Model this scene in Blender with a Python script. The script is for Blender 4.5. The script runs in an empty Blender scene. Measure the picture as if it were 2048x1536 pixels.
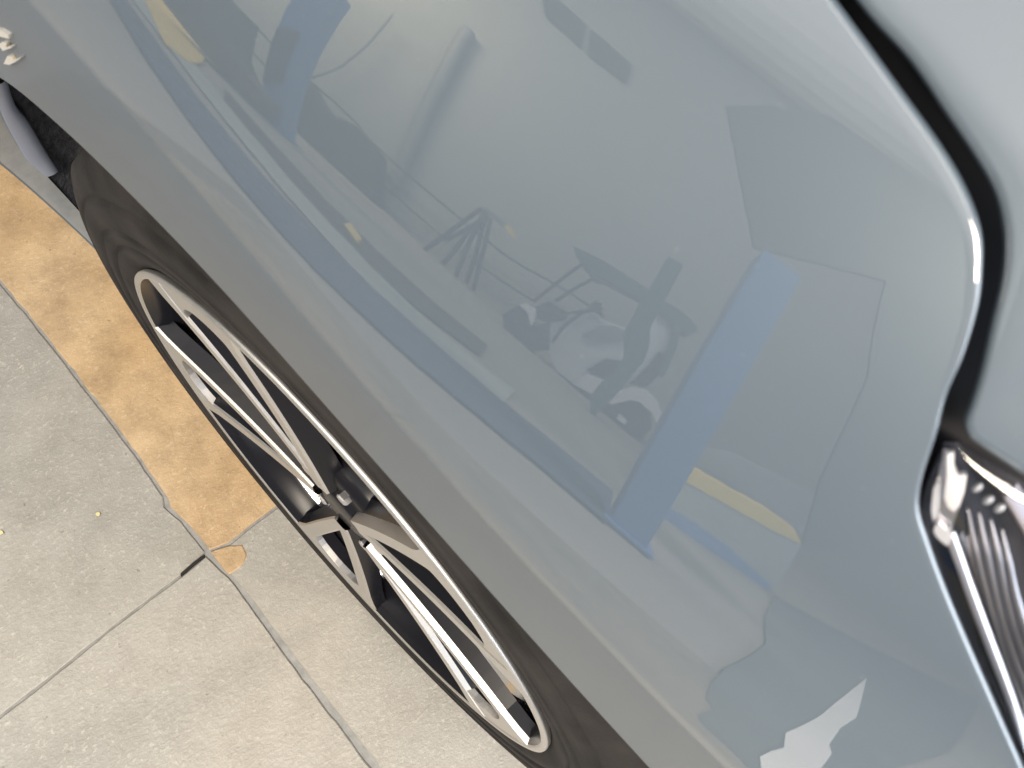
import bpy, bmesh, math, random
import numpy as np
from mathutils import Matrix, Vector
from mathutils.geometry import tessellate_polygon

random.seed(7)
rng = np.random.default_rng(7)
SC = bpy.context.scene
COL = SC.collection

# ------------------------------------------------------------------ camera
FPX = 1538.0
R3 = np.array([[0.70796985, -0.65867517, 0.25480523],
               [0.69830702, 0.59893316, -0.39197752],
               [0.10557456, 0.45544055, 0.88398412]])      # camera axes -> world
WC = np.array([0.0, 0.0, 0.32])                            # centre of the front wheel's face
CAM = np.array([0.18594238, -0.07287695, 0.92902745])
cd = bpy.data.cameras.new('camera')
cam = bpy.data.objects.new('camera', cd)
COL.objects.link(cam)
M = Matrix([list(R3[i]) + [CAM[i]] for i in range(3)] + [[0, 0, 0, 1]])
cam.matrix_world = M
cd.sensor_width = 36.0
cd.lens = 36.0 * FPX / 2048.0
cd.clip_start = 0.01
cd.clip_end = 200
cd.dof.use_dof = True
cd.dof.focus_distance = 0.62
cd.dof.aperture_fstop = 24
SC.camera = cam

# ------------------------------------------------------------------ world, light, exposure
wd = bpy.data.worlds.new('World')
SC.world = wd
wd.use_nodes = True
bg = wd.node_tree.nodes['Background']
bg.inputs[0].default_value = (0.80, 0.88, 1.0, 1)
bg.inputs[1].default_value = 0.45
SC.view_settings.view_transform = 'Standard'
SC.view_settings.look = 'None'
SC.view_settings.exposure = 0.0
SC.view_settings.gamma = 1.0


def area(name, loc, target, sx, sy, power, color):
    d = bpy.data.lights.new(name, 'AREA')
    d.shape = 'RECTANGLE'
    d.size, d.size_y = sx, sy
    d.energy = power
    d.color = color
    o = bpy.data.objects.new(name, d)
    COL.objects.link(o)
    o.location = loc
    o.rotation_euler = (Vector(target) - Vector(loc)).to_track_quat('-Z', 'Y').to_euler()
    return o


# broad light high over the workshop
ROOF = 3.35                    # watts per square metre of roof light
area('roof_lamp', (0, -4.2, 9.8), (0, -4.2, 0), 24.0, 8.0, ROOF * 192, (1.0, 0.975, 0.94))
for k in range(5):            # added strips, dimmer towards the wall, to soften the roof's reflected edge
    area('roof_lamp', (0, -8.4 - .4 * k, 9.8), (0, -8.4 - .4 * k, 0), 24.0, .4, ROOF * 9.6 * (1 - (k + .5) / 5.5), (1.0, 0.975, 0.94))
area('wall_wash_fill', (-.8, -3.6, 7.6), (-.8, -8.6, 2.2), 9.0, 1.4, 420, (1.0, 0.98, 0.96))  # added fill on wall and cart, raises contrast in the mirrored room
area('warm_wall_fill', (-7, -7.6, 6.5), (-6.5, -10.5, 4.0), 3.0, 1.0, 520, (1.0, 0.82, 0.52))  # added warm fill, tints the left of the mirrored wall
area('front_fill', (5.0, -1.5, 1.1), (0.2, 0.0, 0.6), 2.2, 1.5, 60, (0.82, 0.90, 1.0))  # cool light added from the front, lifts the rear arch flange
area('rim_fill', (3.3, 1.1, 2.3), (0.2, 0.0, 0.8), 3.0, 2.0, 170, (0.84, 0.91, 1.0))  # added light for the bright line along the fender edge
area('warm_lamp', (-0.9, -1.7, 2.5), (-0.1, -0.1, 0.1), 0.5, 0.25, 10, (1.0, 0.86, 0.68))
area('floor_fill', (1.7, -1.5, 3.0), (.15, -.40, 0), 0.9, 0.5, 152, (1.0, 0.88, 0.73))  # added light for the bright pool on the lower slabs


# ------------------------------------------------------------------ materials
def mat(name, base=(.5, .5, .5), rough=.5, metal=0., spec=.5, coat=0., coat_ior=1.5, coat_rough=.02):
    m = bpy.data.materials.new(name)
    m.use_nodes = True
    b = m.node_tree.nodes['Principled BSDF']
    b.inputs['Base Color'].default_value = (*base, 1)
    b.inputs['Roughness'].default_value = rough
    b.inputs['Metallic'].default_value = metal
    b.inputs['Specular IOR Level'].default_value = spec
    b.inputs['Coat Weight'].default_value = coat
    b.inputs['Coat IOR'].default_value = coat_ior
    b.inputs['Coat Roughness'].default_value = coat_rough
    return m, m.node_tree, b


def noise(nt, scale, detail=4, rough=.6, coord='Object', vec_scale=None):
    tc = nt.nodes.new('ShaderNodeTexCoord')
    n = nt.nodes.new('ShaderNodeTexNoise')
    n.inputs['Scale'].default_value = scale
    n.inputs['Detail'].default_value = detail
    n.inputs['Roughness'].default_value = rough
    if vec_scale:
        mp = nt.nodes.new('ShaderNodeMapping')
        mp.inputs['Scale'].default_value = vec_scale
        nt.links.new(tc.outputs[coord], mp.inputs[0])
        nt.links.new(mp.outputs[0], n.inputs['Vector'])
    else:
        nt.links.new(tc.outputs[coord], n.inputs['Vector'])
    return n


def ramp(nt, src, stops):
    r = nt.nodes.new('ShaderNodeValToRGB')
    el = r.color_ramp.elements
    while len(el) < len(stops):
        el.new(.5)
    for e, (p, c) in zip(el, stops):
        e.position = p
        e.color = (*c, 1) if len(c) == 3 else c
    nt.links.new(src, r.inputs[0])
    return r


def mix(nt, fac, a, b, blend='MIX'):
    m = nt.nodes.new('ShaderNodeMix')
    m.data_type = 'RGBA'
    m.blend_type = blend
    if isinstance(fac, float):
        m.inputs[0].default_value = fac
    else:
        nt.links.new(fac, m.inputs[0])
    nt.links.new(a, m.inputs[6])
    if isinstance(b, tuple):
        m.inputs[7].default_value = (*b, 1)
    else:
        nt.links.new(b, m.inputs[7])
    return m


def bump(nt, b, src, strength, dist, prev=None):
    bn = nt.nodes.new('ShaderNodeBump')
    bn.inputs['Strength'].default_value = strength
    bn.inputs['Distance'].default_value = dist
    nt.links.new(src, bn.inputs['Height'])
    if prev:
        nt.links.new(prev.outputs[0], bn.inputs['Normal'])
    nt.links.new(bn.outputs[0], b.inputs['Normal'])
    return bn


def paint_material():
    m, nt, b = mat('silver_blue_paint', (.135, .163, .202), .5, .1, .3, 1.0, 2.0, .010)
    # dust specks and faint haze on the lacquer
    n1 = noise(nt, 700, 2, .5)
    r1 = ramp(nt, n1.outputs[0], [(.74, (0, 0, 0)), (.80, (1, 1, 1))])
    n2 = noise(nt, 9, 4, .6)
    r2 = ramp(nt, n2.outputs[0], [(.3, (.083, .108, .135)), (.7, (.089, .114, .141))])
    mx = mix(nt, r1.outputs[0], r2.outputs[0], (.46, .48, .48))
    mx2 = mix(nt, .12, r2.outputs[0], mx.outputs[2])
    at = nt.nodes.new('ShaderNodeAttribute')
    at.attribute_name = 'dust_and_bounce'
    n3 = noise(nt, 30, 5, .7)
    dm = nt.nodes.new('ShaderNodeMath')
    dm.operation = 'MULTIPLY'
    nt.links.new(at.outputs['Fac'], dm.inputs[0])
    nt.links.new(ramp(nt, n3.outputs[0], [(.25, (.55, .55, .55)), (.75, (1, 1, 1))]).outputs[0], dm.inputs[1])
    dc = ramp(nt, at.outputs['Fac'], [(.86, (.104, .127, .156)), (1.0, (.40, .41, .41))])  # dust tone, then a top stop that paints floor bounce
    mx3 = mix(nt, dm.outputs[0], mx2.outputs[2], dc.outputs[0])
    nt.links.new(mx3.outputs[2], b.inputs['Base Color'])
    mr = nt.nodes.new('ShaderNodeMapRange')
    mr.inputs['To Min'].default_value = .012
    mr.inputs['To Max'].default_value = .20
    nt.links.new(dm.outputs[0], mr.inputs[0])
    nt.links.new(mr.outputs[0], b.inputs['Coat Roughness'])
    mw = nt.nodes.new('ShaderNodeMapRange')
    mw.inputs['From Max'].default_value = .42
    mw.inputs['To Min'].default_value = 1.0
    mw.inputs['To Max'].default_value = .22
    nt.links.new(dm.outputs[0], mw.inputs[0])
    nt.links.new(mw.outputs[0], b.inputs['Coat Weight'])
    return m


PAINT = paint_material()


def slab_material(name, c0, c1, fleck, warm):
    m, nt, b = mat(name, c0, .38, 0, .5)
    n1 = noise(nt, 7, 5, .6)
    r1 = ramp(nt, n1.outputs[0], [(.32, c0), (.68, c1)])
    n2 = noise(nt, 210, 4, .7, vec_scale=(1, .7, 1))
    r2 = ramp(nt, n2.outputs[0], [(.55, (0, 0, 0)), (.68, (1, 1, 1))])
    n3 = noise(nt, 22, 4, .7)
    r3 = ramp(nt, n3.outputs[0], [(.35, (.15, .15, .15)), (.65, (.75, .75, .75))])
    f = nt.nodes.new('ShaderNodeMath')
    f.operation = 'MULTIPLY'
    nt.links.new(r2.outputs[0], f.inputs[0])
    nt.links.new(r3.outputs[0], f.inputs[1])
    mx = mix(nt, f.outputs[0], r1.outputs[0], fleck)
    n4 = noise(nt, 2.6, 3, .5)
    r4 = ramp(nt, n4.outputs[0], [(.40, (0, 0, 0)), (.66, (.6, .6, .6))])
    mx2 = mix(nt, r4.outputs[0], mx.outputs[2], warm)
    n6 = noise(nt, 17, 7, .75)
    r6 = ramp(nt, n6.outputs[0], [(.30, (.62, .60, .58)), (.56, (1, 1, 1))])
    mx3 = mix(nt, .85 if 'brown' in name else .45, mx2.outputs[2], r6.outputs[0], 'MULTIPLY')
    n7 = noise(nt, 85, 3, .6)
    r7 = ramp(nt, n7.outputs[0], [(.24, (.45, .40, .36)), (.33, (1, 1, 1))])
    mx4 = mix(nt, .8, mx3.outputs[2], r7.outputs[0], 'MULTIPLY')
    nt.links.new(mx4.outputs[2], b.inputs['Base Color'])
    b1 = bump(nt, b, n2.outputs[0], .55, .0020)
    n5 = noise(nt, 420, 2, .6)
    bump(nt, b, n5.outputs[0], .35, .0006, b1)
    return m


SLAB = slab_material('grey_paving', (.25, .24, .215), (.325, .31, .28), (.53, .50, .44), (.375, .34, .285))
BROWN = slab_material('brown_paving', (.36, .25, .14), (.54, .395, .235), (.62, .51, .36), (.46, .29, .125))
MORTAR, nt, b = mat('grey_mortar', (.30, .30, .30), .8)
n_ = noise(nt, 90, 4)
nt.links.new(ramp(nt, n_.outputs[0], [(.3, (.19, .186, .175)), (.7, (.29, .283, .268))]).outputs[0], b.inputs['Base Color'])
DARKGAP, _, _ = mat('dark_crack', (.012, .011, .010), .9)

TYRE, nt, b = mat('tyre_rubber', (.045, .040, .040), .7, 0, .2)
n_ = noise(nt, 260, 3, .7)
n2_ = noise(nt, 14, 3, .6)
nt.links.new(ramp(nt, n2_.outputs[0], [(.35, (.011, .010, .010)), (.7, (.034, .030, .029))]).outputs[0], b.inputs['Base Color'])
bump(nt, b, n_.outputs[0], .5, .0007)

MACH, nt, b = mat('machined_alloy', (.62, .60, .58), .30, 1.0)
n_ = noise(nt, 60, 3, .7, vec_scale=(1, 8, 1))
nt.links.new(ramp(nt, n_.outputs[0], [(.3, (.36, .36, .36)), (.7, (.46, .46, .46))]).outputs[0], b.inputs['Roughness'])
GLOSS, nt, b = mat('gloss_black_alloy', (.010, .010, .013), .26, 0, .12, 0, 1.5)
BARREL, nt, b = mat('streak_alloy', (.86, .86, .90), .13, 1.0)  # bright metal on one barrel step only, to put in the white streak
DISC, nt, b = mat('brake_steel', (.20, .20, .23), .38, 1.0)
CHROME, _, _ = mat('chrome', (.90, .90, .92), .06, 1.0)
BADGE, _, _ = mat('badge_metal', (.85, .82, .76), .32, .6)
SATIN, _, _ = mat('satin_metal', (.62, .60, .62), .28, 1.0)
LINER, nt, b = mat('liner_felt', (.028, .029, .036), .85)
n_ = noise(nt, 130, 4, .7)
nt.links.new(ramp(nt, n_.outputs[0], [(.35, (.022, .024, .032)), (.7, (.085, .088, .105))]).outputs[0], b.inputs['Base Color'])
bump(nt, b, n_.outputs[0], .6, .003)
LINER2, _, _ = mat('liner_plastic', (.24, .27, .34), .45)
BLACK, _, _ = mat('black_plastic', (.010, .010, .013), .5)
LAMPBLACK, _, _ = mat('lamp_housing', (.014, .013, .018), .55, 0, .2)
RIBM, _, _ = mat('rib_metal', (.25, .245, .26), .3, 1.0)
REFLECTOR, _, _ = mat('white_reflector', (.93, .93, .95), .25, 0, .8, 1.0)
DIMLENS, _, _ = mat('dim_lens', (.20, .18, .19), .3, .3)
LED, _, _ = mat('led_lens', (.55, .56, .58), .15, .3)

LENS = bpy.data.materials.new('clear_lens')
LENS.use_nodes = True
nt = LENS.node_tree
nt.nodes.clear()
out = nt.nodes.new('ShaderNodeOutputMaterial')
tr = nt.nodes.new('ShaderNodeBsdfTransparent')
tr.inputs[0].default_value = (.93, .93, .95, 1)
gl = nt.nodes.new('ShaderNodeBsdfGlossy')
gl.inputs['Roughness'].default_value = .02
fr = nt.nodes.new('ShaderNodeFresnel')
fr.inputs['IOR'].default_value = 1.5
ms = nt.nodes.new('ShaderNodeMixShader')
nt.links.new(fr.outputs[0], ms.inputs[0])
nt.links.new(tr.outputs[0], ms.inputs[1])
nt.links.new(gl.outputs[0], ms.inputs[2])
nt.links.new(ms.outputs[0], out.inputs[0])


def flat(name, c, rough=.7, metal=0., var=.12, scale=3.):
    m, nt, b = mat(name, c, rough, metal)
    n = noise(nt, scale, 4)
    lo = tuple(v * (1 - var) for v in c)
    hi = tuple(min(1, v * (1 + var)) for v in c)
    nt.links.new(ramp(nt, n.outputs[0], [(.3, lo), (.7, hi)]).outputs[0], b.inputs['Base Color'])
    return m


WALLM = flat('wall_paint', (.43, .45, .455), .9, var=.03, scale=.4)
ROOFM = flat('roof_sheet', (.80, .82, .84), .9, var=.02)
ROOMFLOOR = flat('workshop_floor', (.36, .35, .34), .8, var=.08, scale=.8)
BLUE = flat('blue_enamel', (.17, .30, .58), .5, var=.08)
DBLUE = flat('dull_blue_enamel', (.075, .105, .175), .6, var=.1)
TEAL = flat('grey_blue_enamel', (.13, .17, .21), .5, var=.08)
YELLOW = flat('yellow_enamel', (.88, .66, .20), .5, var=.06)
GREYM = flat('grey_enamel', (.30, .32, .34), .6, var=.1)
DGREY = flat('dark_grey_enamel', (.07, .075, .08), .6, var=.15)
WHITE = flat('white_bodywork', (.93, .93, .95), .35, var=.03)
GLASSD = flat('dark_window', (.07, .09, .09), .3, var=.05)
STANDINM = flat('stand_in_grey', (.17, .20, .215), .8, var=.1)
LIGHTSTRIP = flat('light_steel', (.42, .46, .46), .6, var=.06)


# ------------------------------------------------------------------ scene helpers
def link(name, me, parent=None, label=None, cat=None, group=None, kind=None):
    o = bpy.data.objects.new(name, me)
    COL.objects.link(o)
    if parent:
        o.parent = parent
    for k, v in (('label', label), ('category', cat), ('group', group), ('kind', kind)):
        if v:
            o[k] = v
    return o


def mesh(name, verts, faces, mats, smooth=True, fm=None):
    me = bpy.data.meshes.new(name)
    me.from_pydata([tuple(v) for v in verts], [], [tuple(f) for f in faces])
    for m in (mats if isinstance(mats, (list, tuple)) else [mats]):
        me.materials.append(m)
    if fm:
        me.polygons.foreach_set('material_index', fm)
    bm = bmesh.new()
    bm.from_mesh(me)
    bmesh.ops.recalc_face_normals(bm, faces=bm.faces)
    bm.to_mesh(me)
    bm.free()
    if smooth:
        me.polygons.foreach_set('use_smooth', [True] * len(me.polygons))
    me.update()
    return me


def grid_faces(nr, nc, wrap=False):
    f = []
    for i in range(nr - 1):
        for j in range(nc if wrap else nc - 1):
            k = (j + 1) % nc
            f.append((i * nc + j, i * nc + k, (i + 1) * nc + k, (i + 1) * nc + j))
    return f


def lathe(name, prof, mats, n=160, a0=0., a1=360., smooth=True, fm_rows=None, sharp=None):
    """profile of (r, y) turned about the wheel axle (world y through WC)"""
    full = abs(a1 - a0) >= 359.9
    nc = n if full else n + 1
    ang = np.radians(a0 + (a1 - a0) * np.arange(nc) / n)
    v = []
    for r, y in prof:
        for a in ang:
            v.append((WC[0] + r * math.cos(a), WC[1] + y, WC[2] + r * math.sin(a)))
    f = grid_faces(len(prof), nc, full)
    fm = None
    if fm_rows:
        per = nc if full else nc - 1
        fm = [fm_rows[i // per] for i in range(len(f))]
    return mesh(name, v, f, mats, smooth, fm)


def prism(name, poly, thick, mats, smooth=False):
    """closed 3-D polygon given thickness along `thick` (vector or one vector per vertex)"""
    P = np.array(poly, float)
    T = np.array(thick, float)
    if T.ndim == 1:
        T = np.tile(T, (len(P), 1))
    n = len(P)
    v = np.vstack([P, P + T])
    tri = tessellate_polygon([[Vector(p) for p in P]])
    f = [tuple(t) for t in tri] + [tuple(i + n for i in reversed(t)) for t in tri]
    f += [(i, (i + 1) % n, (i + 1) % n + n, i + n) for i in range(n)]
    return mesh(name, v, f, mats, smooth)


def box(name, c, s, m, rz=0.):
    c = np.array(c, float)
    s = np.array(s, float) / 2
    v = []
    for dz in (-1, 1):
        for dx, dy in ((-1, -1), (1, -1), (1, 1), (-1, 1)):
            x, y = dx * s[0], dy * s[1]
            v.append((c[0] + x * math.cos(rz) - y * math.sin(rz), c[1] + x * math.sin(rz) + y * math.cos(rz), c[2] + dz * s[2]))
    f = [(3, 2, 1, 0), (4, 5, 6, 7)] + [(i, (i + 1) % 4, (i + 1) % 4 + 4, i + 4) for i in range(4)]
    return mesh(name, v, f, m, False)


def tube(name, pts, rad, m, seg=10, rad2=None, caps=True):
    P = np.array(pts, float)
    n = len(P)
    rads = np.full(n, rad) if np.isscalar(rad) else np.array(rad, float)
    T = np.gradient(P, axis=0)
    T /= np.linalg.norm(T, axis=1)[:, None] + 1e-12
    up = np.array([0.3, 1, .2])
    v = []
    for i in range(n):
        a = np.cross(T[i], up)
        a /= np.linalg.norm(a) + 1e-12
        b_ = np.cross(a, T[i])
        for k in range(seg):
            t = 2 * math.pi * k / seg
            v.append(P[i] + rads[i] * (math.cos(t) * a + math.sin(t) * b_))
    f = grid_faces(n, seg, True)
    if caps:
        f += [tuple(range(seg)), tuple(range((n - 1) * seg, n * seg))]
    return mesh(name, v, f, m)


# ------------------------------------------------------------------ the fender surface
TB = math.radians(17)                       # the wing line falls towards the nose
cB, sB = math.cos(TB), math.sin(TB)


def toloc(p):
    q = np.asarray(p, float) - WC
    return np.stack([cB * q[..., 0] - sB * q[..., 2], q[..., 1], sB * q[..., 0] + cB * q[..., 2]], -1)


def fromloc(q):
    q = np.asarray(q, float)
    return WC + np.stack([cB * q[..., 0] + sB * q[..., 2], q[..., 1], -sB * q[..., 0] + cB * q[..., 2]], -1)


def dirloc(d):
    d = np.asarray(d, float)
    return np.stack([cB * d[..., 0] - sB * d[..., 2], d[..., 1], sB * d[..., 0] + cB * d[..., 2]], -1)


def dirworld(q):
    return np.stack([cB * q[..., 0] + sB * q[..., 2], q[..., 1], -sB * q[..., 0] + cB * q[..., 2]], -1)


XG = np.linspace(-.62, .46, 217)
ZG = np.linspace(-.60, .40, 2001)


def _table():
    dz = ZG[1] - ZG[0]
    out = []
    i0 = np.searchsorted(ZG, 0.)
    for X in XG:
        w = .0022 + .22 * .025 * math.log1p(math.exp((-.005 - X) / .025))
        s = .5 * (1 + np.tanh(ZG / w))
        zz = np.minimum(ZG, .16)
        g = -.067 * (1 - s) * np.clip((ZG + .16) / .05, 0, 1) + s * (.30 + 5.5 * zz)
        I = np.concatenate([[0], np.cumsum((g[1:] + g[:-1]) / 2 * dz)])
        out.append(I - I[i0])
    return np.array(out)


TAB = _table()


def surf(X, Z):
    """local y of the painted skin at local (X, Z); smaller y is further out"""
    X = np.asarray(X, float)
    Z = np.asarray(Z, float)
    ze = Z - (.459 + .1 * np.clip(X, -.2, .3))
    fx = np.clip((X - XG[0]) / (XG[1] - XG[0]), 0, len(XG) - 1.001)
    fz = np.clip((ze - ZG[0]) / (ZG[1] - ZG[0]), 0, len(ZG) - 1.001)
    ix = fx.astype(int)
    iz = fz.astype(int)
    fx = fx - ix
    fz = fz - iz
    g = (TAB[ix, iz] * (1 - fx) * (1 - fz) + TAB[ix + 1, iz] * fx * (1 - fz) + TAB[ix, iz + 1] * (1 - fx) * fz + TAB[ix + 1, iz + 1] * fx * fz)
    plan = np.where(X > 0, .3 * X * X, .3 * .0064 * np.tanh(X * X / .0064))
    zp = np.maximum(ze, 0)
    twist = -.3 * np.clip(X, -.15, .3) * zp
    tuck = .20 * np.clip(.02 - Z, 0, None) * np.clip((-X - .2) / .1, 0, 1)
    return -.025 + plan + g + twist + tuck


CL = toloc(CAM)


def pray(px, py):
    d = R3 @ np.array([(px - 1024) / FPX, -(py - 768) / FPX, -1.0])
    return d / np.linalg.norm(d)


def on_skin(px, py, depth=0.):
    """point where the sight line through a photo pixel meets the skin (sunk by depth); local coords"""
    d = dirloc(pray(px, py))

    def f(t):
        q = CL + t * d
        return q[1] - float(surf(q[0], q[2])) - depth
    a, b_ = .02, .03
    while b_ < .7 and f(b_) < 0:
        a, b_ = b_, b_ + .006
    for _ in range(34):
        m = (a + b_) / 2
        if f(m) < 0:
            a = m
        else:
            b_ = m
    return CL + a * d


def skin_normal(q):
    h = 1e-4
    yx = float(surf(q[0] + h, q[2]) - surf(q[0] - h, q[2])) / 2 / h
    yz = float(surf(q[0], q[2] + h) - surf(q[0], q[2] - h)) / 2 / h
    nn = np.array([yx, -1, yz])
    return nn / np.linalg.norm(nn)


def mirrored(px, py):
    """what the lacquer shows at a photo pixel: start point and direction (world)"""
    q = on_skin(px, py)
    d = dirloc(pray(px, py))
    nn = skin_normal(q)
    r = d - 2 * (d @ nn) * nn
    return fromloc(q), dirworld(r)


def room_y(px, py, y):
    o, r = mirrored(px, py)
    return o + r * ((y - o[1]) / r[1])


def room_z(px, py, z=0.):
    o, r = mirrored(px, py)
    return o + r * ((z - o[2]) / r[2])


def spline(P, n):
    """resample a polyline smoothly (Catmull-Rom, uniform)"""
    P = np.array(P, float)
    Q = np.vstack([2 * P[0] - P[1], P, 2 * P[-1] - P[-2]])
    out = []
    m = len(P) - 1
    for s in np.linspace(0, m - 1e-9, n):
        i = int(s)
        t = s - i
        p0, p1, p2, p3 = Q[i], Q[i + 1], Q[i + 2], Q[i + 3]
        out.append(.5 * ((2 * p1) + (-p0 + p2) * t + (2 * p0 - 5 * p1 + 4 * p2 - p3) * t * t + (-p0 + 3 * p1 - 3 * p2 + p3) * t ** 3))
    return np.array(out)


# ------------------------------------------------------------------ the car
car = bpy.data.objects.new('car', None)
COL.objects.link(car)
car.location = (0, 0, 0)
car['label'] = 'silver blue car with glossy front fender, two-tone alloy wheel and dark headlight'
car['category'] = 'car'

LIP_R = .378
EDGE_PX = [(1640, -16), (1725, 100), (1790, 190), (1862, 290), (1905, 360), (1935, 425), (1950, 480), (1952, 540), (1944, 620), (1915, 720),
           (1881, 800), (1861, 878), (1838, 950), (1828, 1000), (1830, 1040), (1846, 1090), (1879, 1180), (1920, 1279), (1979, 1414), (2040, 1552)]
edge_loc = np.array([on_skin(*p) for p in spline(EDGE_PX, 160)])
ext_f = np.array([edge_loc[-1] + np.array([.03 * k, 0, -.010 * k]) for k in range(1, 8)])
ext_r = np.array([edge_loc[0] + np.array([-.02 * k, 0, .0015 * k]) for k in range(28, 0, -1)])
top = np.vstack([ext_r, edge_loc, ext_f])[:, [0, 2]]
# outer boundary runs: top edge (front to rear), then down the rear
top = top[::-1]
rear = np.array([[top[-1][0] - .004 * 0, top[-1][1] - .03 * k] for k in range(1, 26)])
outer = np.vstack([top, rear])
# matching lip angles
th = []
for X, Z in outer:
    th.append(math.degrees(math.atan2(Z, X)))
th = np.array(th)
i_top = len(top)
# on the arch the columns spread evenly
lipang = np.interp(np.arange(len(outer)), [0, 7, 7 + 70, 7 + 160, i_top - 1, len(outer) - 1], [42, 60, 82, 96, 150, 208])
LIPR = np.interp(lipang, [42, 52, 62, 115, 138, 208], [.372, .378, .386, .386, .377, .377])
lip = np.stack([LIPR * np.cos(np.radians(lipang)), LIPR * np.sin(np.radians(lipang))], 1)
NV = 150
vv = np.linspace(0, 1, NV)
XZ = lip[None] * (1 - vv[:, None, None]) + outer[None] * vv[:, None, None]
Yv = surf(XZ[..., 0], XZ[..., 1])
G = np.stack([XZ[..., 0], Yv, XZ[..., 1]], -1)           # NV x NCOL x 3 (local)


def normals_grid(G):
    n_ = np.cross(np.gradient(G, axis=1), np.gradient(G, axis=0))
    n_ /= np.linalg.norm(n_, axis=-1, keepdims=True) + 1e-12
    n_[n_[..., 1] > 0] *= -1
    return n_


NG = normals_grid(G)


def hem(edge, inner, nrm, rad, drop, inset=False):
    """rows that roll an edge over and turn it inwards"""
    out_dir = edge - inner
    out_dir -= (out_dir * nrm).sum(-1, keepdims=True) * nrm
    out_dir /= np.linalg.norm(out_dir, axis=-1, keepdims=True) + 1e-12
    if inset:
        edge -= out_dir * rad
    rows = []
    for a in np.radians([15, 32, 50, 68, 90]):
        rows.append(edge + out_dir * rad * math.sin(a) - nrm * rad * (1 - math.cos(a)))
    for a in np.radians([115, 140, 165]):
        rows.append(edge + out_dir * rad * math.sin(a) - nrm * rad * (1 - math.cos(a)))
    last = rows[-1]
    for k in (.3, .65, 1.):
        rows.append(last - (out_dir * .96 + nrm * .28) * drop * k)
    return rows


top_rows = hem(G[-1], G[-4], NG[-2], .0012, .012)
depth_lip = np.interp(lipang, [42, 90, 120, 150, 165, 180, 208], [.006, .006, .010, .015, .019, .017, .009])[:, None]
lip_rows = hem(G[0], G[3], NG[1], .0022, 1.0)
base_l = lip_rows[4]
lip_rows = lip_rows[:5] + [base_l + np.array([0, 1, 0]) * depth_lip * k for k in (.3, .65, 1.)]
rows = [r for r in reversed(lip_rows)] + [G[i] for i in range(NV)] + top_rows
A = fromloc(np.array(rows))
nr, nc = A.shape[:2]
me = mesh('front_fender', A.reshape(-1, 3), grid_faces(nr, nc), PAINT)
h = 1e-4
yx = (surf(XZ[..., 0] + h, XZ[..., 1]) - surf(XZ[..., 0] - h, XZ[..., 1])) / 2 / h
yz = (surf(XZ[..., 0], XZ[..., 1] + h) - surf(XZ[..., 0], XZ[..., 1] - h)) / 2 / h
an = np.stack([yx, -np.ones_like(yx), yz], -1)
an = dirworld(an / np.linalg.norm(an, axis=-1, keepdims=True))
vn = np.array([v.vector[:] for v in me.vertex_normals]).reshape(nr, nc, 3)
k0 = len(lip_rows)
if (vn[k0 + 40] * an[40]).sum() < 0:
    me.flip_normals()
    vn = np.array([v.vector[:] for v in me.vertex_normals]).reshape(nr, nc, 3)
vn[k0 + 2:k0 + NV - 1] = an[2:-1]
me.normals_split_custom_set_from_vertices([tuple(q) for q in vn.reshape(-1, 3)])
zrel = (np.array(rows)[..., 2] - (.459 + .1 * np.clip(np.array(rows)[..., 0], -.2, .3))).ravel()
dust_and_bounce = .85 * (1 - np.clip((zrel + .006) / .006, 0, 1))
dust_and_bounce.reshape(nr, nc)[:len(lip_rows) - 4] = 1.0  # floor bounce put into the colour: inner arch flange painted lighter
att = me.attributes.new('dust_and_bounce', 'FLOAT', 'POINT')
att.data.foreach_set('value', dust_and_bounce.astype(np.float32))
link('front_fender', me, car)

# hood: starts a gap's width behind the fender edge and runs across the car
HOOD_PX = [(1695, -24), (1712, -4), (1750, 43), (1822, 122), (1894, 228), (1952, 314), (1989, 380), (2006, 440), (2011, 500), (2004, 570),
           (1985, 650), (1964, 745), (1944, 812), (1932, 848), (1938, 874), (1955, 890), (1998, 920), (2050, 955), (2130, 1006)]
hood_px = spline(HOOD_PX, 150)
hedge = np.array([on_skin(*p) for p in hood_px])
hedge = np.vstack([hedge[0] + np.array([[-.03 * k, .002 * k, .001 * k] for k in range(14, 0, -1)]), hedge])
hs = np.concatenate([[0], .008 + .992 * np.linspace(0, 1, 60) ** 1.6])
HG = []
for t in hs:
    s = .55 * t
    ss = np.linspace(0, s, 40)
    k = np.clip((ss - .09) / .12, 0, 1)
    sl = 1.15 - .97 * k * k * (3 - 2 * k)
    rise = float(((sl[1:] + sl[:-1]) / 2 * np.diff(ss)).sum())
    HG.append(hedge + np.array([-.10 * s, s, rise]))
HG = np.array(HG)
HN = normals_grid(HG)
HN[HN[..., 2] < 0] *= -1
hrows = hem(HG[0], HG[4], HN[1], .0015, .014, True)
A = fromloc(np.array(list(reversed(hrows)) + list(HG)))
link('hood', mesh('hood', A.reshape(-1, 3), grid_faces(*A.shape[:2]), PAINT), car)

# black sheet added below the gap and round the lamp to block light
xs = np.linspace(-.5, .34, 60)
zs = np.linspace(.42, .70, 30)
X, Z = np.meshgrid(xs, zs)
S = np.stack([X, surf(X, Z) + .034, Z], -1)
A = fromloc(S)
link('gap_blocker', mesh('gap_blocker', A.reshape(-1, 3), grid_faces(*A.shape[:2]), BLACK), car)

# body mass behind the wheel house
link('far_blocker', box('far_blocker', (-.45, 1.60, .22), (3.4, .04, .36), BLACK), car)  # unseen box added to shade the floor under the car
link('underbody', box('underbody', (-.45, .95, .36), (3.6, 1.25, .34), BLACK), car)


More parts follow.
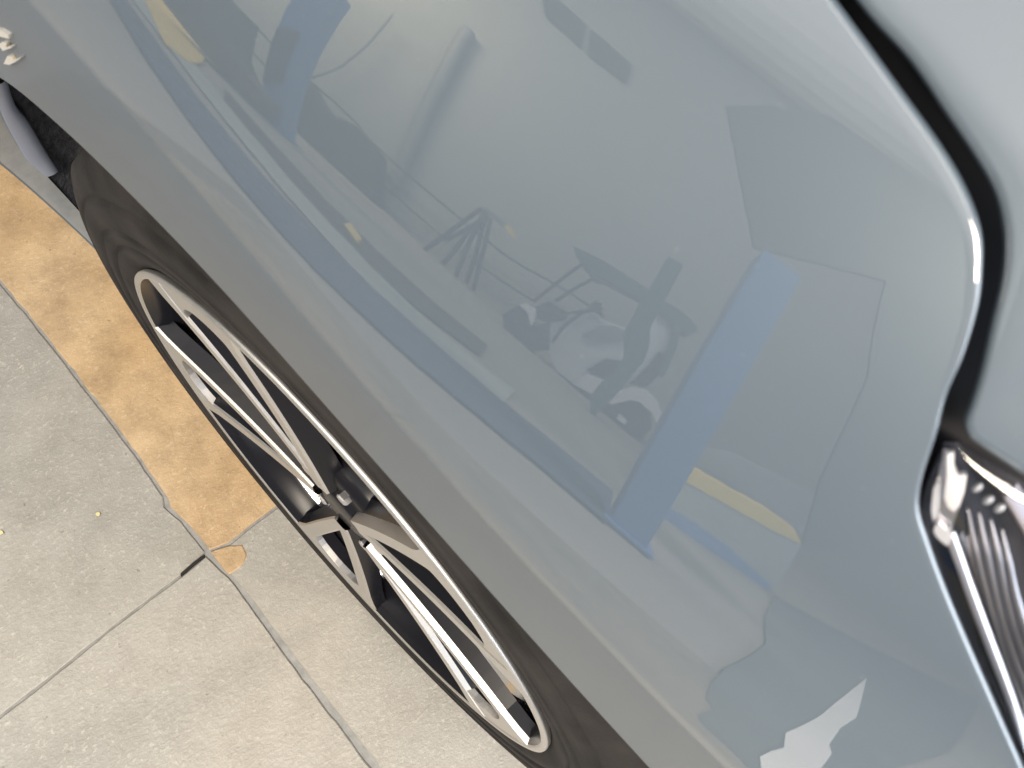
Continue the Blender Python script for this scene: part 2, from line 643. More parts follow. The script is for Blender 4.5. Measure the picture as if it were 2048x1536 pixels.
# wheel
wheel = bpy.data.objects.new('wheel', None)
COL.objects.link(wheel)
wheel.parent = car
prof = [(.2335, .0065), (.240, .0030), (.246, .0008), (.252, .0000), (.2530, .0016), (.2555, .0018), (.2565, -.0006), (.264, -.0012), (.2652, .0004), (.268, .0004), (.2692, -.0014), (.280, -.0010),
        (.2865, -.0002), (.2880, .0020), (.2905, .0024), (.2915, .0006), (.297, .0020), (.305, .0050), (.3125, .009), (.3165, .018), (.3190, .030), (.3198, .045),
        (.3198, .050), (.312, .051), (.312, .060), (.3200, .061), (.3200, .092), (.312, .093), (.312, .103), (.3200, .104), (.3200, .138),
        (.312, .139), (.312, .148), (.3198, .149), (.3175, .172), (.308, .188), (.285, .200), (.24, .196)]
link('tyre', lathe('tyre', prof, TYRE, 220), wheel)
link('rim_lip', lathe('rim_lip', [(.2330, .0065), (.2348, .0046), (.2353, .0020), (.2347, .0004), (.2328, -.0003), (.2306, -.0001), (.2296, .0004), (.2291, .0013)], MACH, 240), wheel)
link('rim_barrel', lathe('rim_barrel', [(.2291, .0013), (.2270, .0050), (.2235, .010), (.2222, .026), (.2216, .0285), (.2160, .044), (.2110, .050), (.2100, .100), (.208, .175), (.225, .19)], [GLOSS, BARREL], 200, fm_rows=[0, 0, 0, 0, 1, 0, 0, 0, 0]), wheel)


def face_y(r):
    return .0085 * max(0., 1 - (r / .222) ** 2)


def spoke_mesh(center, tip, wide=False):
    """one arm of a V pair: from the hub to the rim, machined face over dark flanks"""
    c = math.radians(center)
    p0 = np.array([.034 * math.cos(c), .034 * math.sin(c)])
    t = math.radians(tip)
    p1 = np.array([.2312 * math.cos(t), .2312 * math.sin(t)])
    v = []
    N = 14
    d = (p1 - p0) / np.linalg.norm(p1 - p0)
    nn = np.array([-d[1], d[0]])
    for i in range(N):
        s = i / (N - 1)
        q = p0 + (p1 - p0) * s
        r = np.linalg.norm(q)
        y = face_y(r) + .0004
        w = .0056 + .0022 * s + .010 * max(0, s - .86) / .14 * .5
        fl = .0050 + .004 * (1 - s)
        dp = .019 - .005 * s
        ca, cb = (.0085, .0030) if wide else ((.0046, .0020) if center < 0 and center > -30 else (.0018, .0022))
        for off, yy in ((-w - fl, y + dp), (-w - .0012, y + cb), (-w, y), (w, y), (w + .0020, y + ca), (w + fl, y + dp)):
            p = q + nn * off
            v.append((WC[0] + p[0], WC[1] + yy, WC[2] + p[1]))
    f = grid_faces(N, 6)
    fm = []
    for k in range(len(f)):
        fm.append(1 if k % 5 in (1, 2, 3) else 0)
    return mesh('spoke', v, f, [GLOSS, MACH], False, fm)


PAIRS = [119, 47, -25, -97, -169]

def web_mesh(P):
    n = len(P)
    v = [tuple(p) for p in P] + [(p[0], p[1] + .0062, p[2]) for p in P] + [(p[0], p[1] + .018, p[2]) for p in P]
    f = [tuple(t) for t in tessellate_polygon([[Vector(p) for p in P]])]
    fm = [0] * len(f)
    for k in range(2):
        f += [(k * n + i, k * n + (i + 1) % n, (k + 1) * n + (i + 1) % n, (k + 1) * n + i) for i in range(n)]
        fm += [k] * n
    return mesh('spoke_web', v, f, [MACH, GLOSS], False, fm)


for c in PAIRS:
    for sgn in (-1, 1):
        link('spoke', spoke_mesh(c + sgn * 2, c + sgn * 12.5, (c, sgn) in ((47, 1),)), wheel)
    # machined web that closes the V at the rim
    poly = []
    for a in np.linspace(c - 11, c + 11, 12):
        poly.append((.2304, a))
    for a in np.linspace(c + 10, c - 10, 12):
        k = abs(a - c) / 10
        poly.append((.209 + .006 * (1 - k) - .010 * k ** 4, a))
    P = [(WC[0] + r * math.cos(math.radians(a)), WC[1] + face_y(r) + .0010, WC[2] + r * math.sin(math.radians(a))) for r, a in poly]
    link('spoke_web', web_mesh(P), wheel)
link('hub', lathe('hub', [(.0, .0115), (.024, .0117), (.028, .0130), (.030, .0170), (.050, .0170), (.056, .0190), (.060, .026), (.062, .05)], GLOSS, 64), wheel)
for k in range(5):
    a = math.radians(PAIRS[k] + 36)
    cx, cz = .045 * math.cos(a), .045 * math.sin(a)
    v = []
    for y, r in ((.022, .0060), (.0125, .0060), (.0110, .0048)):
        for q in range(6):
            t = q * math.pi / 3
            v.append((WC[0] + cx + r * math.cos(t), WC[1] + y, WC[2] + cz + r * math.sin(t)))
    f = grid_faces(3, 6, True) + [tuple(range(12, 18))]
    link('wheel_nut', mesh('wheel_nut', v, f, SATIN, False), wheel)
link('brake_disc', lathe('brake_disc', [(.062, .080), (.075, .080), (.078, .095), (.146, .095), (.148, .097), (.148, .117), (.07, .117)], DISC, 120, smooth=False), wheel)
cal = []
for a in np.linspace(140, 205, 12):
    cal.append((.172, a))
for a in np.linspace(205, 140, 12):
    cal.append((.112, a))
P = [(WC[0] + r * math.cos(math.radians(a)), WC[1] + .076, WC[2] + r * math.sin(math.radians(a))) for r, a in cal]
link('brake_caliper', prism('brake_caliper', P, (0, .06, 0), [BLACK]), wheel)

# wheel house liner
v = []
la = np.linspace(-20, 196, 140)
for r, y, w in ((.3865, -.010, 1.), (.389, .004, .8), (.393, .03, .3), (.398, .12, 0), (.398, .24, 0), (.37, .30, 0), (.05, .32, 0)):
    for a in la:
        k = min(1., max(0., (a - 118) / 34.))
        rr = r - (.010 * k * w)
        yy = y + .002 * k * w + .050 * w * max(0, (a - 155) / 41)
        v.append((WC[0] + rr * math.cos(math.radians(a)), WC[1] + yy, WC[2] + rr * math.sin(math.radians(a))))
link('wheel_arch_liner', mesh('wheel_arch_liner', v, grid_faces(7, 140), LINER), car)
# smooth plastic edge of the liner at the rear of the arch
v = []
for a in np.linspace(140, 167, 24):
    y1 = np.interp(a, [140, 150, 155, 167], [.010, .012, .017, .0215])
    y0 = np.interp(a, [140, 152, 162, 167], [.000, .001, .003, .010])
    for t, dr in ((0, .001), (.1, 0), (.5, -.0008), (.9, 0), (1, .004)):
        aa = math.radians(a)
        v.append((WC[0] + (.371 + dr) * math.cos(aa), WC[1] + y0 + (y1 - y0) * t, WC[2] + (.371 + dr) * math.sin(aa)))
link('liner_flap', mesh('liner_flap', v, grid_faces(24, 5), LINER2), car)

# badge letters at the rear end of the fender
badge = bpy.data.objects.new('badge', None)
COL.objects.link(badge)
badge.parent = car


def skin_plate(name, px, h, m, parent, sink=0.):
    P = []
    T = []
    for p in px:
        q = on_skin(*p, sink)
        nn = skin_normal(q)
        P.append(fromloc(q))
        T.append(dirworld(nn) * h)
    return link(name, prism(name, P, np.array(T), [m]), parent)


skin_plate('badge_letter', [(-14, 52), (8, 56), (24, 66), (24, 74), (8, 70), (-14, 66)], .0012, BADGE, badge)
skin_plate('badge_letter', [(2, 86), (12, 80), (20, 81), (20, 90), (32, 88), (30, 92), (13, 98), (10, 94)], .0014, BADGE, badge)
skin_plate('badge_letter', [(14, 124), (22, 108), (28, 108), (32, 117), (40, 116), (50, 108), (48, 112), (38, 120), (26, 126)], .0014, BADGE, badge)

# ---- headlight: housing bowl, chrome bracket, light guides, ribs, LEDs, clear lens
lamp = bpy.data.objects.new('headlight', None)
COL.objects.link(lamp)
lamp.parent = car


def skin_ribbon(name, pxa, pxb, da, db, m, n=40, thick=.0025):
    """strip between two traced lines, each sunk below the skin by its own depth"""
    Aq = [on_skin(*p, da) for p in spline(pxa, n)]
    Bq = [on_skin(*p, db) for p in spline(pxb, n)]
    rows = []
    for s in np.linspace(0, 1, 5):
        rows.append([a * (1 - s) + b_ * s + np.array([0, -.0012 * math.sin(s * math.pi), 0]) for a, b_ in zip(Aq, Bq)])
    rows = np.array(rows)
    rows = np.concatenate([rows[:1] + np.array([0, thick, 0]), rows, rows[-1:] + np.array([0, thick, 0])])
    A = fromloc(rows)
    return link(name, mesh(name, A.reshape(-1, 3), grid_faces(*A.shape[:2]), m), lamp)


# lens outline and shell
LENS_PX = [(1905, 880), (1880, 930), (1856, 985), (1850, 1030), (1868, 1095), (1900, 1178), (1938, 1276), (1998, 1417), (2052, 1545), (2140, 1545), (2140, 1015), (2050, 968), (1960, 905), (1930, 880)]
lens_a = spline([(1893, 884), (1872, 930), (1849, 985), (1846, 1030), (1866, 1095), (1899, 1178), (1937, 1276), (1996, 1417), (2060, 1565)], 60)
lens_b = spline([(1926, 884), (1975, 915), (2060, 968), (2130, 1020), (2170, 1100), (2190, 1200), (2210, 1300), (2230, 1420), (2250, 1565)], 60)
rows = []
for s in np.linspace(0, 1, 14):
    rows.append([on_skin(*(a * (1 - s) + b_ * s), .0030 - .002 * math.sin(s * math.pi)) for a, b_ in zip(lens_a, lens_b)])
A = fromloc(np.array(rows))
link('lens', mesh('lens', A.reshape(-1, 3), grid_faces(*A.shape[:2]), LENS), lamp)
rows = []
for s in np.linspace(0, 1, 14):
    rows.append([on_skin(*(a * (1 - s) + b_ * s), .006 + .020 * math.sin(min(1, s * 1.6) * math.pi / 2)) for a, b_ in zip(lens_a + np.array([-4, 0]), lens_b)])
A = fromloc(np.array(rows))
link('housing', mesh('housing', A.reshape(-1, 3), grid_faces(*A.shape[:2]), LAMPBLACK), lamp)
# bright reflector bracket at the rear tip
def z5(P):
    return [(1648 + x / 5.12, 800 + y / 5.12) for x, y in P]


for m_, h_, sk, P in ((SATIN, .0012, .0075, [(1225, 470), (1330, 480), (1330, 640), (1380, 745), (1455, 735), (1430, 900), (1385, 1050), (1330, 1200), (1310, 1300), (1240, 1290), (1170, 1210), (1110, 1230), (1095, 1080), (1115, 880), (1160, 790), (1195, 640)]),
                      (REFLECTOR, .0014, .0060, [(1160, 790), (1190, 830), (1182, 1000), (1165, 1130), (1135, 1190), (1110, 1170), (1096, 1080), (1115, 880)]),
                      (REFLECTOR, .0014, .0060, [(1258, 520), (1325, 500), (1320, 640), (1340, 700), (1380, 745), (1410, 730), (1455, 735), (1430, 900), (1385, 1040), (1325, 1105), (1265, 1060), (1225, 960), (1248, 780)]),
                      (REFLECTOR, .0014, .0055, [(1120, 1290), (1140, 1240), (1175, 1222), (1250, 1290), (1310, 1310), (1305, 1380), (1262, 1455), (1190, 1400), (1135, 1340)])):
    skin_plate('bracket', z5(P), h_, m_, lamp, sk)
# light guide that follows the fender edge
skin_ribbon('light_guide', [(1896, 1082), (1913, 1130), (1938, 1200), (1972, 1290), (2010, 1390), (2066, 1545)], [(1912, 1082), (1930, 1130), (1955, 1205), (1984, 1290), (2022, 1385), (2076, 1530)], .006, .010, SATIN)
# ribs
RIBS = [[(1934, 1012), (1945, 1080), (1962, 1150), (1985, 1230), (2012, 1320), (2050, 1420)],
        [(1957, 1022), (1966, 1080), (1980, 1150), (2000, 1230), (2028, 1320), (2066, 1410)],
        [(1980, 1035), (1990, 1090), (2002, 1160), (2022, 1240), (2050, 1320), (2080, 1390)],
        [(2003, 1055), (2012, 1110), (2024, 1180), (2044, 1250), (2070, 1320), (2100, 1380)]]
for rb in RIBS:
    P = fromloc(np.array([on_skin(*p, .011) for p in spline(rb, 30)]))
    link('rib', tube('rib', P, np.interp(np.linspace(0, 1, 30), [0, .25, .6, 1], [.0002, .0010, .0014, .0014]), RIBM), lamp)
for p in [(1954, 975), (1976, 1000), (1999, 1016)]:
    q = on_skin(*p, .010)
    bm = bmesh.new()
    bmesh.ops.create_uvsphere(bm, u_segments=14, v_segments=8, radius=.0009, matrix=Matrix.Translation(Vector(fromloc(q))) @ Matrix.Diagonal((.7, 1, 1.3, 1)))
    me = bpy.data.meshes.new('led')
    bm.to_mesh(me)
    bm.free()
    me.materials.append(LED)
    me.polygons.foreach_set('use_smooth', [True] * len(me.polygons))
    link('led', me, lamp)
skin_ribbon('inner_bezel', [(2004, 985), (2030, 1030), (2052, 1080), (2068, 1150)], [(2022, 985), (2050, 1030), (2080, 1080), (2100, 1150)], .012, .012, DIMLENS)

# ------------------------------------------------------------------ paved floor
floor = link('floor', box('floor', (0, -3.5, -.045), (30, 18, .05), ROOMFLOOR), kind='structure')


def slab(name, poly, z, m, rough_edge=.0016, label=None, thick=.02, step=.012):
    P = []
    n = len(poly)
    for i in range(n):
        a = np.array(poly[i], float)
        b_ = np.array(poly[(i + 1) % n], float)
        k = max(2, int(np.linalg.norm(b_ - a) / step))
        for j in range(k):
            q = a + (b_ - a) * j / k
            P.append(q + (rng.normal(0, rough_edge, 2) if j else 0))
    P = np.array(P)
    c = P.mean(0)
    inn = P + (c - P) / (np.linalg.norm(c - P, axis=1)[:, None]) * .0014
    n = len(P)
    v = [(x, y, z - thick) for x, y in P] + [(x, y, z - .0012) for x, y in P] + [(x, y, z) for x, y in inn]
    f = []
    for k in range(2):
        f += [(k * n + i, k * n + (i + 1) % n, (k + 1) * n + (i + 1) % n, (k + 1) * n + i) for i in range(n)]
    tri = tessellate_polygon([[Vector((x, y, 0)) for x, y in inn]])
    f += [tuple(2 * n + t for t in tt) for tt in tri]
    return link(name, mesh(name, v, f, m, False), floor, label)


g = .0008


def floor_at(px, py):
    d = pray(px, py)
    q = CAM - d * (CAM[2] / d[2])
    return q[0], q[1]


EDGE_A = [floor_at(*p) for p in [(14, 585), (58, 637), (120, 715), (154, 760), (205, 825), (267, 907), (325, 992), (328, 1014), (362, 1043), (408, 1102)]]
EDGE_D = [floor_at(*p) for p in [(14, 576), (62, 634), (124, 712), (160, 757), (211, 822), (274, 905), (333, 992), (340, 1012), (370, 1041), (418, 1099)]]
JOINT_A = [floor_at(*p) for p in [(407, 1107), (361, 1149), (239, 1241), (137, 1323), (27, 1408)]]
JOINT_B = [floor_at(*p) for p in [(412, 1113), (363, 1154), (240, 1246), (139, 1328), (29, 1414)]]
JOINT_L = [floor_at(*p) for p in [(412, 1113), (457, 1155), (499, 1211), (567, 1307), (632, 1392), (700, 1481), (760, 1560)]]
JOINT_R = [floor_at(*p) for p in [(422, 1104), (470, 1157), (513, 1208), (580, 1300), (646, 1386), (712, 1470), (775, 1552)]]
EDGE_C = [floor_at(*p) for p in [(422, 1104), (459, 1090), (500, 1056), (549, 1020)]]
EDGE_E = [floor_at(*p) for p in [(418, 1099), (457, 1084), (498, 1051), (546, 1015)]]


def beyond(P, k):
    a, b_ = np.array(P[-2]), np.array(P[-1])
    d = (b_ - a) / np.linalg.norm(b_ - a)
    return tuple(b_ + d * k)


jA, jB = beyond(JOINT_A, .42), beyond(JOINT_B, .42)
jL, jR = beyond(JOINT_L, .42), beyond(JOINT_R, .42)
cC, cE = beyond(EDGE_C, .30), beyond(EDGE_E, .30)
slab('paving_slab', EDGE_A[::-1] + [(-.80, EDGE_A[0][1]), (-.80, jA[1]), jA] + JOINT_A[::-1], .0, SLAB, .0004)
slab('paving_slab', JOINT_B + [jB, (.62, jB[1]), jL] + JOINT_L[::-1], .0006, SLAB, .0004)
slab('paving_slab', EDGE_C[::-1] + JOINT_R[1:] + [jR, (.62, .30), cC], .0003, SLAB, .0004)
slab('paving_slab', [(-.80, jA[1] - .004), (.62, jA[1] - .004), (.62, -1.25), (-.80, -1.25)], .0, SLAB)
slab('brown_paving_slab', EDGE_D + EDGE_E[1:] + [cE, (-.95, .30), (-.95, EDGE_D[0][1])], -.0004, BROWN, .0007, 'brown sandy paving slab beside the wheel')
slab('brown_mortar', [floor_at(*p) for p in [(422, 1104), (440, 1097), (461, 1091), (485, 1090), (494, 1110), (488, 1126), (476, 1138), (458, 1149), (441, 1129)]], .0016, BROWN, .0003, 'patch of brown mortar over a slab corner', .003, .006)
link('joint_mortar', box('joint_mortar', (.0, -.3, -.0100), (1.9, 1.9, .016), MORTAR), floor)
ck = [floor_at(*p) for p in [(362, 1147), (385, 1127), (409, 1110), (410, 1113), (388, 1131), (362, 1153)]]
link('joint_crack', prism('joint_crack', [(x, y, -.0020) for x, y in ck], (0, 0, .0034), [DARKGAP]), floor)

# ------------------------------------------------------------------ the workshop that the fender mirrors
WY = -10.6
link('wall', box('wall', (0, WY - .1, 4.9), (30, .2, 9.9), WALLM), kind='structure')
link('side_wall', box('side_wall', (-15.1, -3.5, 4.9), (.2, 18, 9.9), WALLM), kind='structure')
link('side_wall', box('side_wall', (15.1, -3.5, 4.9), (.2, 18, 9.9), WALLM), kind='structure')
link('ceiling', box('ceiling', (0, -3.5, 9.95), (30, 18, .1), ROOFM), kind='structure')


def slabs_at(name, px, y, th, m, parent=None, **kw):
    P = [room_y(*p, y) for p in px]
    return link(name, prism(name, P, (0, -th, 0), [m]), parent, **kw)


def on_floor(name, px, h, m, parent=None, **kw):
    P = [room_z(*p, 0.001) for p in px]
    return link(name, prism(name, P, (0, 0, h), [m]), parent, **kw)


def pipe(name, px, y, rad, m, parent=None, n=12, **kw):
    P = [room_y(*p, y) for p in spline(px, n)]
    return link(name, tube(name, P, rad, m, 8), parent, **kw)


def empty(name, label, cat, group=None):
    o = bpy.data.objects.new(name, None)
    COL.objects.link(o)
    o['label'] = label
    o['category'] = cat
    if group:
        o['group'] = group
    return o


# near blue post
def post(px_foot_l, px_foot_r, px_top_l, px_top_r, m, depth, label, base=True, group='blue lift posts'):
    a = room_z(*px_foot_l)
    b_ = room_z(*px_foot_r)
    y = (a[1] + b_[1]) / 2
    xa = room_y(*px_foot_l, y)[0]
    xb = room_y(*px_foot_r, y)[0]
    xt = (room_y(*px_top_l, y)[0], room_y(*px_top_r, y)[0])
    x0 = (xa + xt[0]) / 2
    x1 = (xb + xt[1]) / 2
    zt = (room_y(*px_top_l, y)[2] + room_y(*px_top_r, y)[2]) / 2
    o = empty('lift_post', label, 'lift post', group)
    o.location = ((x0 + x1) / 2, y - depth / 2, 0)
    me = box('column', (0, 0, zt / 2), (abs(x1 - x0), depth, zt), m)
    link('column', me, o)
    if base:
        link('base_plate', box('base_plate', (0, 0, .012), (abs(x1 - x0) * 1.4, depth * 1.4, .024), m), o)
    return o


def z2(P, ox=200, oy=0, k=2.926):
    return [(ox + x / k, oy + y / k) for x, y in P]


def tag(o, label, cat, group=None):
    o['label'] = label
    o['category'] = cat
    if group:
        o['group'] = group
    return o


p1 = post((1213, 1055), (1300, 1095), (1525, 510), (1605, 540), BLUE, .2, 'tall blue post mirrored beside the yellow edged ramp')
p2 = post((518, 226), (566, 262), (622, -40), (690, -40), BLUE, .3, 'blue post with a dark box on it mirrored at upper left')
p3y = room_z(1195, 836)[1]
tag(slabs_at('hoist_arm', z2([(1150, 210), (1250, 270), (1110, 545), (1060, 640), (1025, 720), (1018, 830), (985, 930), (880, 1060), (765, 1190), (622, 1330), (608, 1300), (628, 1155), (705, 1058), (790, 985), (845, 900), (852, 720), (960, 520), (1020, 430)], 1000, 450, 3.414), p3y, .16, TEAL), 'bent grey blue hoist arm mirrored in front of the white cart', 'hoist')
yb = p2.location[1]
slabs_at('control_box', [(555, 55), (597, 62), (560, 164), (525, 164)], yb + .2, .3, DGREY)
tag(bpy.data.objects['control_box'], 'dark box fixed to the upper left blue post', 'control box')

# white utility cart: a canopy on thin posts over a rounded body
CY = -7.3
cart = empty('utility_cart', 'small white cart with a dark canopy mirrored in the fender', 'cart')
Z4 = lambda P: z2(P, 1000, 450, 3.414)
slabs_at('canopy', Z4([(500, 145), (720, 250), (1010, 430), (1130, 520), (1240, 590), (1350, 690), (1345, 735), (1290, 755), (1210, 705), (1090, 600), (960, 500), (720, 370), (640, 360), (560, 255)]), CY, .5, TEAL, cart)
for a in ([(575, 255), (400, 385), (230, 522)], [(645, 365), (500, 440), (380, 525)]):
    pipe('canopy_post', Z4(a), CY, .022, DGREY, cart)
pipe('canopy_post', Z4([(1215, 700), (1180, 800), (1150, 900), (1090, 1030)]), CY, .05, TEAL, cart)
slabs_at('body', Z4([(340, 660), (420, 655), (560, 605), (640, 600), (700, 640), (850, 700), (1000, 640), (1080, 605), (1200, 700), (1150, 880), (1030, 1000), (880, 1070), (700, 1060), (620, 1155), (500, 1085), (390, 1000), (330, 850)]), CY - .1, 1.3, flat('pale_bodywork', (.80, .82, .84), .5, var=.05), cart)
slabs_at('bumper', Z4([(600, 1010), (705, 1055), (625, 1152), (500, 1085)]), CY, .09, WHITE, cart)
slabs_at('nose_panel', Z4([(560, 750), (680, 690), (780, 690), (860, 725), (850, 790), (740, 800), (620, 785)]), CY - .02, .07, GREYM, cart)
slabs_at('grille', Z4([(590, 990), (720, 915), (840, 930), (770, 1010), (705, 1058)]), CY - .01, .08, DGREY, cart)
slabs_at('mudguard', Z4([(725, 1215), (820, 1130), (910, 1100), (1000, 1125), (1080, 1200), (1115, 1330), (1110, 1370), (1070, 1365), (1035, 1280), (960, 1210), (890, 1195), (770, 1225)]), CY + .05, .3, WHITE, cart)
slabs_at('mudguard', Z4([(130, 545), (180, 530), (245, 570), (240, 620), (215, 690), (185, 600)]), CY + .05, .3, WHITE, cart)
slabs_at('wheel', Z4([(715, 1230), (800, 1205), (890, 1195), (960, 1210), (1030, 1285), (1040, 1380), (960, 1470), (860, 1440), (760, 1370), (690, 1290)]), CY, .2, DGREY, cart)
slabs_at('wheel', Z4([(20, 610), (90, 570), (130, 545), (185, 600), (215, 690), (340, 660), (330, 850), (200, 860), (90, 850), (30, 770)]), CY, .2, DGREY, cart)
slabs_at('seat', Z4([(1090, 860), (1145, 895), (1100, 1010), (1000, 1110), (880, 1085), (1000, 980)]), CY - .03, .3, DGREY, cart)
slabs_at('seat', Z4([(240, 560), (330, 520), (450, 590), (440, 640), (340, 660), (260, 640)]), CY - .03, .3, DGREY, cart)
pipe('steering_column', Z4([(360, 800), (420, 720), (540, 610), (650, 585), (690, 600)]), CY + .02, .018, DGREY, cart)
slabs_at('mirror_arm', Z4([(655, 520), (690, 540), (700, 600), (722, 645), (690, 625), (640, 590), (450, 612), (450, 600), (600, 575)]), CY + .01, .03, DGREY, cart)
for c in ((835, 1330), (68, 790)):
    q = room_y(*Z4([c])[0], CY + .03)
    link('hub_cap', box('hub_cap', q, (.10, .03, .12), WHITE), cart)

# steps: inclined legs, rungs and a platform
st = empty('step_ladder', 'tall metal step ladder with yellow platform end mirrored beside the cart', 'ladder')
Z3 = lambda P: z2(P, 700, 300)
for a in ([(775, 340), (440, 590)], [(790, 350), (690, 570), (615, 745)], [(800, 370), (740, 600), (680, 780)], [(828, 405), (775, 620), (720, 825)], [(700, 465), (545, 672)], [(800, 385), (700, 455), (560, 530)]):
    pipe('leg', Z3(a), WY + 1.4, .034, DGREY, st, 6)
slabs_at('tread', Z3([(560, 520), (600, 530), (740, 630), (750, 660), (700, 640), (580, 550)]), WY + 1.4, .2, GREYM, st)
slabs_at('platform', Z3([(775, 330), (820, 355), (920, 430), (905, 455), (790, 350)]), WY + 1.4, .2, GREYM, st)
slabs_at('platform_end', Z3([(920, 430), (955, 470), (972, 530), (930, 490), (905, 455)]), WY + 1.4, .2, YELLOW, st)

rail = empty('guard_rail', 'two thin guard rails mirrored across the middle of the fender', 'railing')
pipe('rail', [(607, 150), (706, 239), (760, 300), (926, 443), (1025, 519), (1100, 562), (1178, 611)], WY + .5, .03, DGREY, rail, 30)
pipe('rail', [(747, 352), (885, 474), (960, 532), (1069, 604)], WY + .5, .03, DGREY, rail, 24)
rail2 = empty('guard_rail', 'short pair of guard rails mirrored left of the upper blue post', 'railing')
pipe('rail', [(446, 38), (490, 88), (531, 133)], yb - .4, .018, DGREY, rail2, 8)
pipe('rail', [(463, 3), (505, 48), (542, 85)], yb - .4, .018, DGREY, rail2, 8)

tag(pipe('wall_shadow_tube', [(938, 60), (897, 137), (840, 250), (805, 335), (784, 372)], WY + .15, .13, GREYM, None, 16), 'grey tube standing in for a vague shadow up the pale wall, mirrored above the rails', 'shadow stand-in')  # tube added in place of a soft shadow band on the wall
tag(pipe('cable', [(624, 157), (678, 137), (733, 96), (788, 31)], WY + .3, .02, GREYM, None, 16), 'thin slack cable mirrored right of the upper blue post', 'cable')
win = empty('window', 'dark two pane window mirrored high on the pale wall', 'window')
Z7 = lambda P: z2(P, 1000, 0)
slabs_at('pane', Z7([(245, -20), (330, -20), (500, 140), (475, 285), (270, 95)]), WY + .06, .04, GLASSD, win)
slabs_at('pane', Z7([(535, 170), (770, 370), (740, 495), (510, 310)]), WY + .06, .04, GLASSD, win)
tag(slabs_at('workbench', z2([(1190, 440), (1260, 560), (1390, 715), (1410, 690), (1500, 740), (1620, 880), (1600, 1180), (1480, 1110), (1300, 960), (1080, 830), (1110, 690), (1170, 480)]), WY + .9, .5, DGREY), 'dark workbench against the wall mirrored right of the upper blue post', 'workbench')
tag(slabs_at('machine', z2([(350, -20), (745, -20), (710, 200), (760, 320), (960, 550), (900, 660), (700, 500), (690, 400), (600, 300)]), yb + .5, .5, flat('machine_grey', (.16, .155, .14), .6)), 'dark grey machine mirrored at the top left beside the yellow ramp end', 'machine')

# painted bands and low rails on the floor
def band(name, L, Rr, h, m, label, cat):
    def smooth(P):
        P = np.array(P, float)
        c = np.polyfit(P[:, 0], P[:, 1], 3)
        x = np.linspace(P[0, 0], P[-1, 0], 40)
        return np.stack([x, np.polyval(c, x)], 1)
    a = [room_z(*p, .002) for p in smooth(L)]
    b_ = [room_z(*p, .002) for p in smooth(Rr)]
    v = [tuple(p) for p in a + b_] + [(p[0], p[1], p[2] + h) for p in a + b_]
    n = 40
    f = []
    for i in range(n - 1):
        f += [(2 * n + i, 2 * n + i + 1, 3 * n + i + 1, 3 * n + i), (i, i + 1, 2 * n + i + 1, 2 * n + i), (n + i, n + i + 1, 3 * n + i + 1, 3 * n + i)]
    f += [(0, n, 3 * n, 2 * n), (n - 1, 2 * n - 1, 4 * n - 1, 3 * n - 1)]
    o = link(name, mesh(name, v, f, m, False))
    return tag(o, label, cat)


band('blue_rail', [(220, -4), (320, 171), (439, 308), (542, 444), (610, 520), (700, 610), (816, 715), (930, 810), (1100, 945), (1215, 1052)],
     [(251, -4), (381, 185), (497, 301), (593, 420), (678, 520), (760, 596), (850, 676), (960, 762), (1110, 880), (1225, 990)], .012, DBLUE, 'long low blue rail on the floor mirrored low across the fender', 'rail')
band('light_rail', [(262, -4), (381, 150), (439, 222), (497, 292), (559, 380), (644, 478), (713, 541), (813, 645), (912, 730), (1007, 808)],
     [(285, -4), (395, 130), (446, 200), (510, 276), (575, 356), (660, 452), (730, 515), (825, 615), (930, 705), (1030, 782)], .006, LIGHTSTRIP, 'pale steel strip beside the long blue rail, mirrored in the fender', 'strip')
band('dark_channel', [(446, 206), (525, 308), (627, 427), (690, 490), (768, 560), (871, 645), (960, 712)],
     [(452, 180), (555, 294), (620, 365), (685, 436), (745, 492), (812, 553), (885, 618), (975, 690)], .004, DGREY, 'dark floor channel running behind the blue rail, mirrored in the fender', 'channel')
on_floor('yellow_ramp_end', z2([(250, -20), (350, -20), (480, 140), (620, 330), (600, 370), (530, 380), (380, 260)]), .03, YELLOW)
tag(bpy.data.objects['yellow_ramp_end'], 'yellow ramp end on the floor mirrored at the top left', 'ramp')
on_floor('yellow_block', [(688, 456), (700, 454), (722, 486), (712, 492)], .05, YELLOW)
tag(bpy.data.objects['yellow_block'], 'small yellow block on the floor mirrored between the rails and the blue strip', 'block')

# drive-on ramp with a yellow top edge, right of the near blue post
rp = empty('drive_on_ramp', 'grey ramp with a yellow top edge mirrored at the foot of the tall blue post', 'ramp')
pa = room_z(1312, 1018)
pb = room_z(1552, 1186)
dr = pb - pa
nrm = np.array([-dr[1], dr[0], 0])
nrm /= np.linalg.norm(nrm)


def ramp_pt(px, off=0.):
    o, r = mirrored(*px)
    t = ((pa + nrm * off - o) @ nrm) / (r @ nrm)
    return o + r * t


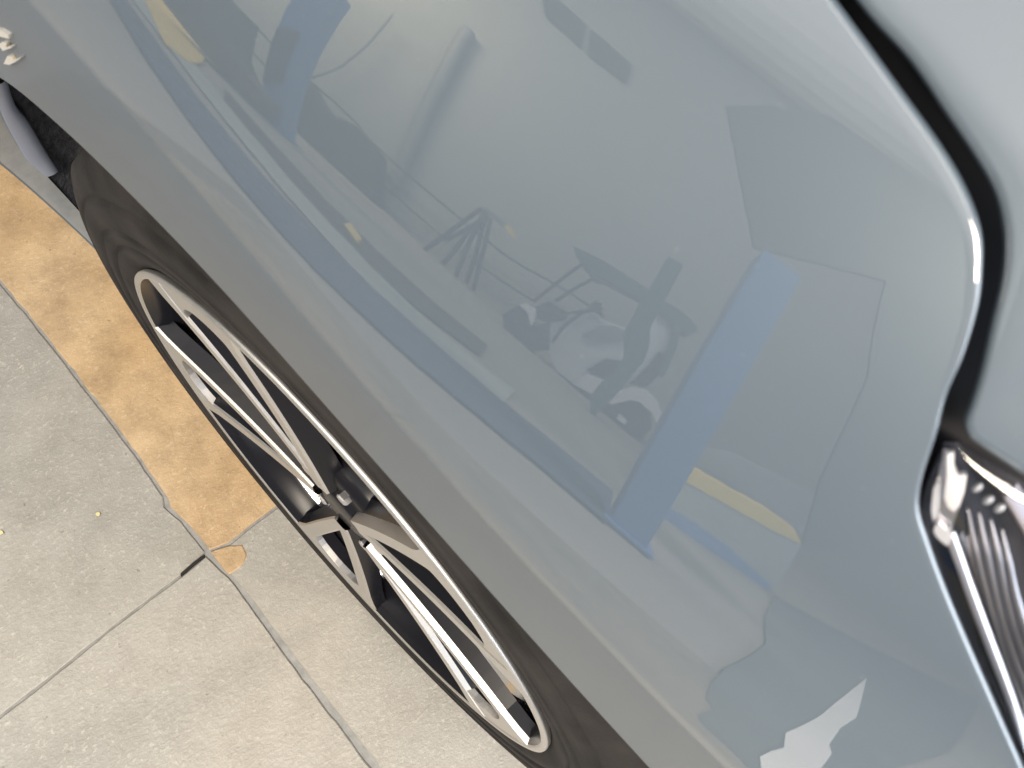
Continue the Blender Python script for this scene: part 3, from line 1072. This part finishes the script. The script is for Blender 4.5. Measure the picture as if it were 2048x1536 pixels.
sgn = 1. if (CAM - pa) @ nrm > 0 else -1.
Z5 = lambda P: z2(P, 1100, 750)
for nme, P, off, m in (('yellow_edge', [(800, 540), (860, 560), (1100, 700), (1290, 800), (1430, 900), (1475, 995), (1300, 910), (1000, 740), (750, 600)], .02, YELLOW),
                       ('side_panel', [(745, 598), (1475, 995), (1450, 1030), (1320, 1260), (900, 920), (660, 760), (690, 690)], .0, LIGHTSTRIP),
                       ('bottom_rail', [(660, 760), (850, 870), (1060, 1020), (1300, 1235), (1295, 1262), (900, 1090), (620, 820)], .02, BLUE),
                       ('back_panel', [(860, 450), (1100, 480), (1350, 600), (1550, 720), (1480, 960), (1430, 900), (1290, 800), (800, 540)], -.25, GREYM)):
    Q = [ramp_pt(p, sgn * off) for p in Z5(P)]
    link(nme, prism(nme, Q, -sgn * nrm * .08, [m]), rp)

# grey panel standing in for a dark reflection round the near post
yp = p1.location[1]
tag(slabs_at('stand_in_panel', [(1455, 213), (1560, 212), (1660, 232), (1800, 330), (1890, 400), (1938, 440), (1938, 520), (1925, 640), (1850, 860), (1822, 1000), (1850, 1100), (1760, 1130), (1604, 1092), (1640, 960), (1735, 760), (1750, 660), (1772, 562), (1640, 528), (1510, 496)], yp - .1, .02, flat('panel_grey', (.115, .14, .15), .7, var=.03)), 'large plain grey panel standing in for a dark reflection above and right of the tall blue post, mirrored in the fender', 'stand_in_panel')
tag(on_floor('reflection_shape', [(1548, 1192), (1530, 1235), (1532, 1288), (1500, 1312), (1450, 1338), (1420, 1368), (1412, 1396), (1426, 1420), (1396, 1430), (1402, 1446), (1500, 1536), (1600, 1550), (1700, 1550), (1800, 1530), (1900, 1500), (1960, 1400)], .0015, STANDINM), 'dark grey mat on the floor, mirrored at the bottom right of the fender', 'reflection stand-in')  # flat shape added in place of a person's dark reflection
tag(on_floor('pale_sheet', [(1733, 1356), (1706, 1378), (1668, 1408), (1640, 1432), (1570, 1466), (1566, 1496), (1540, 1503), (1518, 1514), (1524, 1560), (1620, 1560), (1662, 1508), (1657, 1490), (1680, 1456), (1712, 1436), (1722, 1402)], .006, WHITE), 'pale sheet lying on the floor, mirrored at the bottom right', 'sheet')

FLAKE, _, _ = mat('flake', (.55, .50, .26), .7)
# small flakes lying on the slabs
for px, lab in (((197, 1029), 'small yellow flake on the grey slab left of the brown strip'), ((4, 1066), 'small yellow flake at the left edge of the grey slab')):
    x, y = floor_at(*px)
    P = [(x + .0034 * rng.uniform(.6, 1.1) * math.cos(t), y + .0022 * rng.uniform(.6, 1.2) * math.sin(t), .0012) for t in np.linspace(0, 2 * math.pi, 8)[:-1]]
    tag(link('paint_flake', prism('paint_flake', P, (0, 0, .0012), [FLAKE])), lab, 'flake')
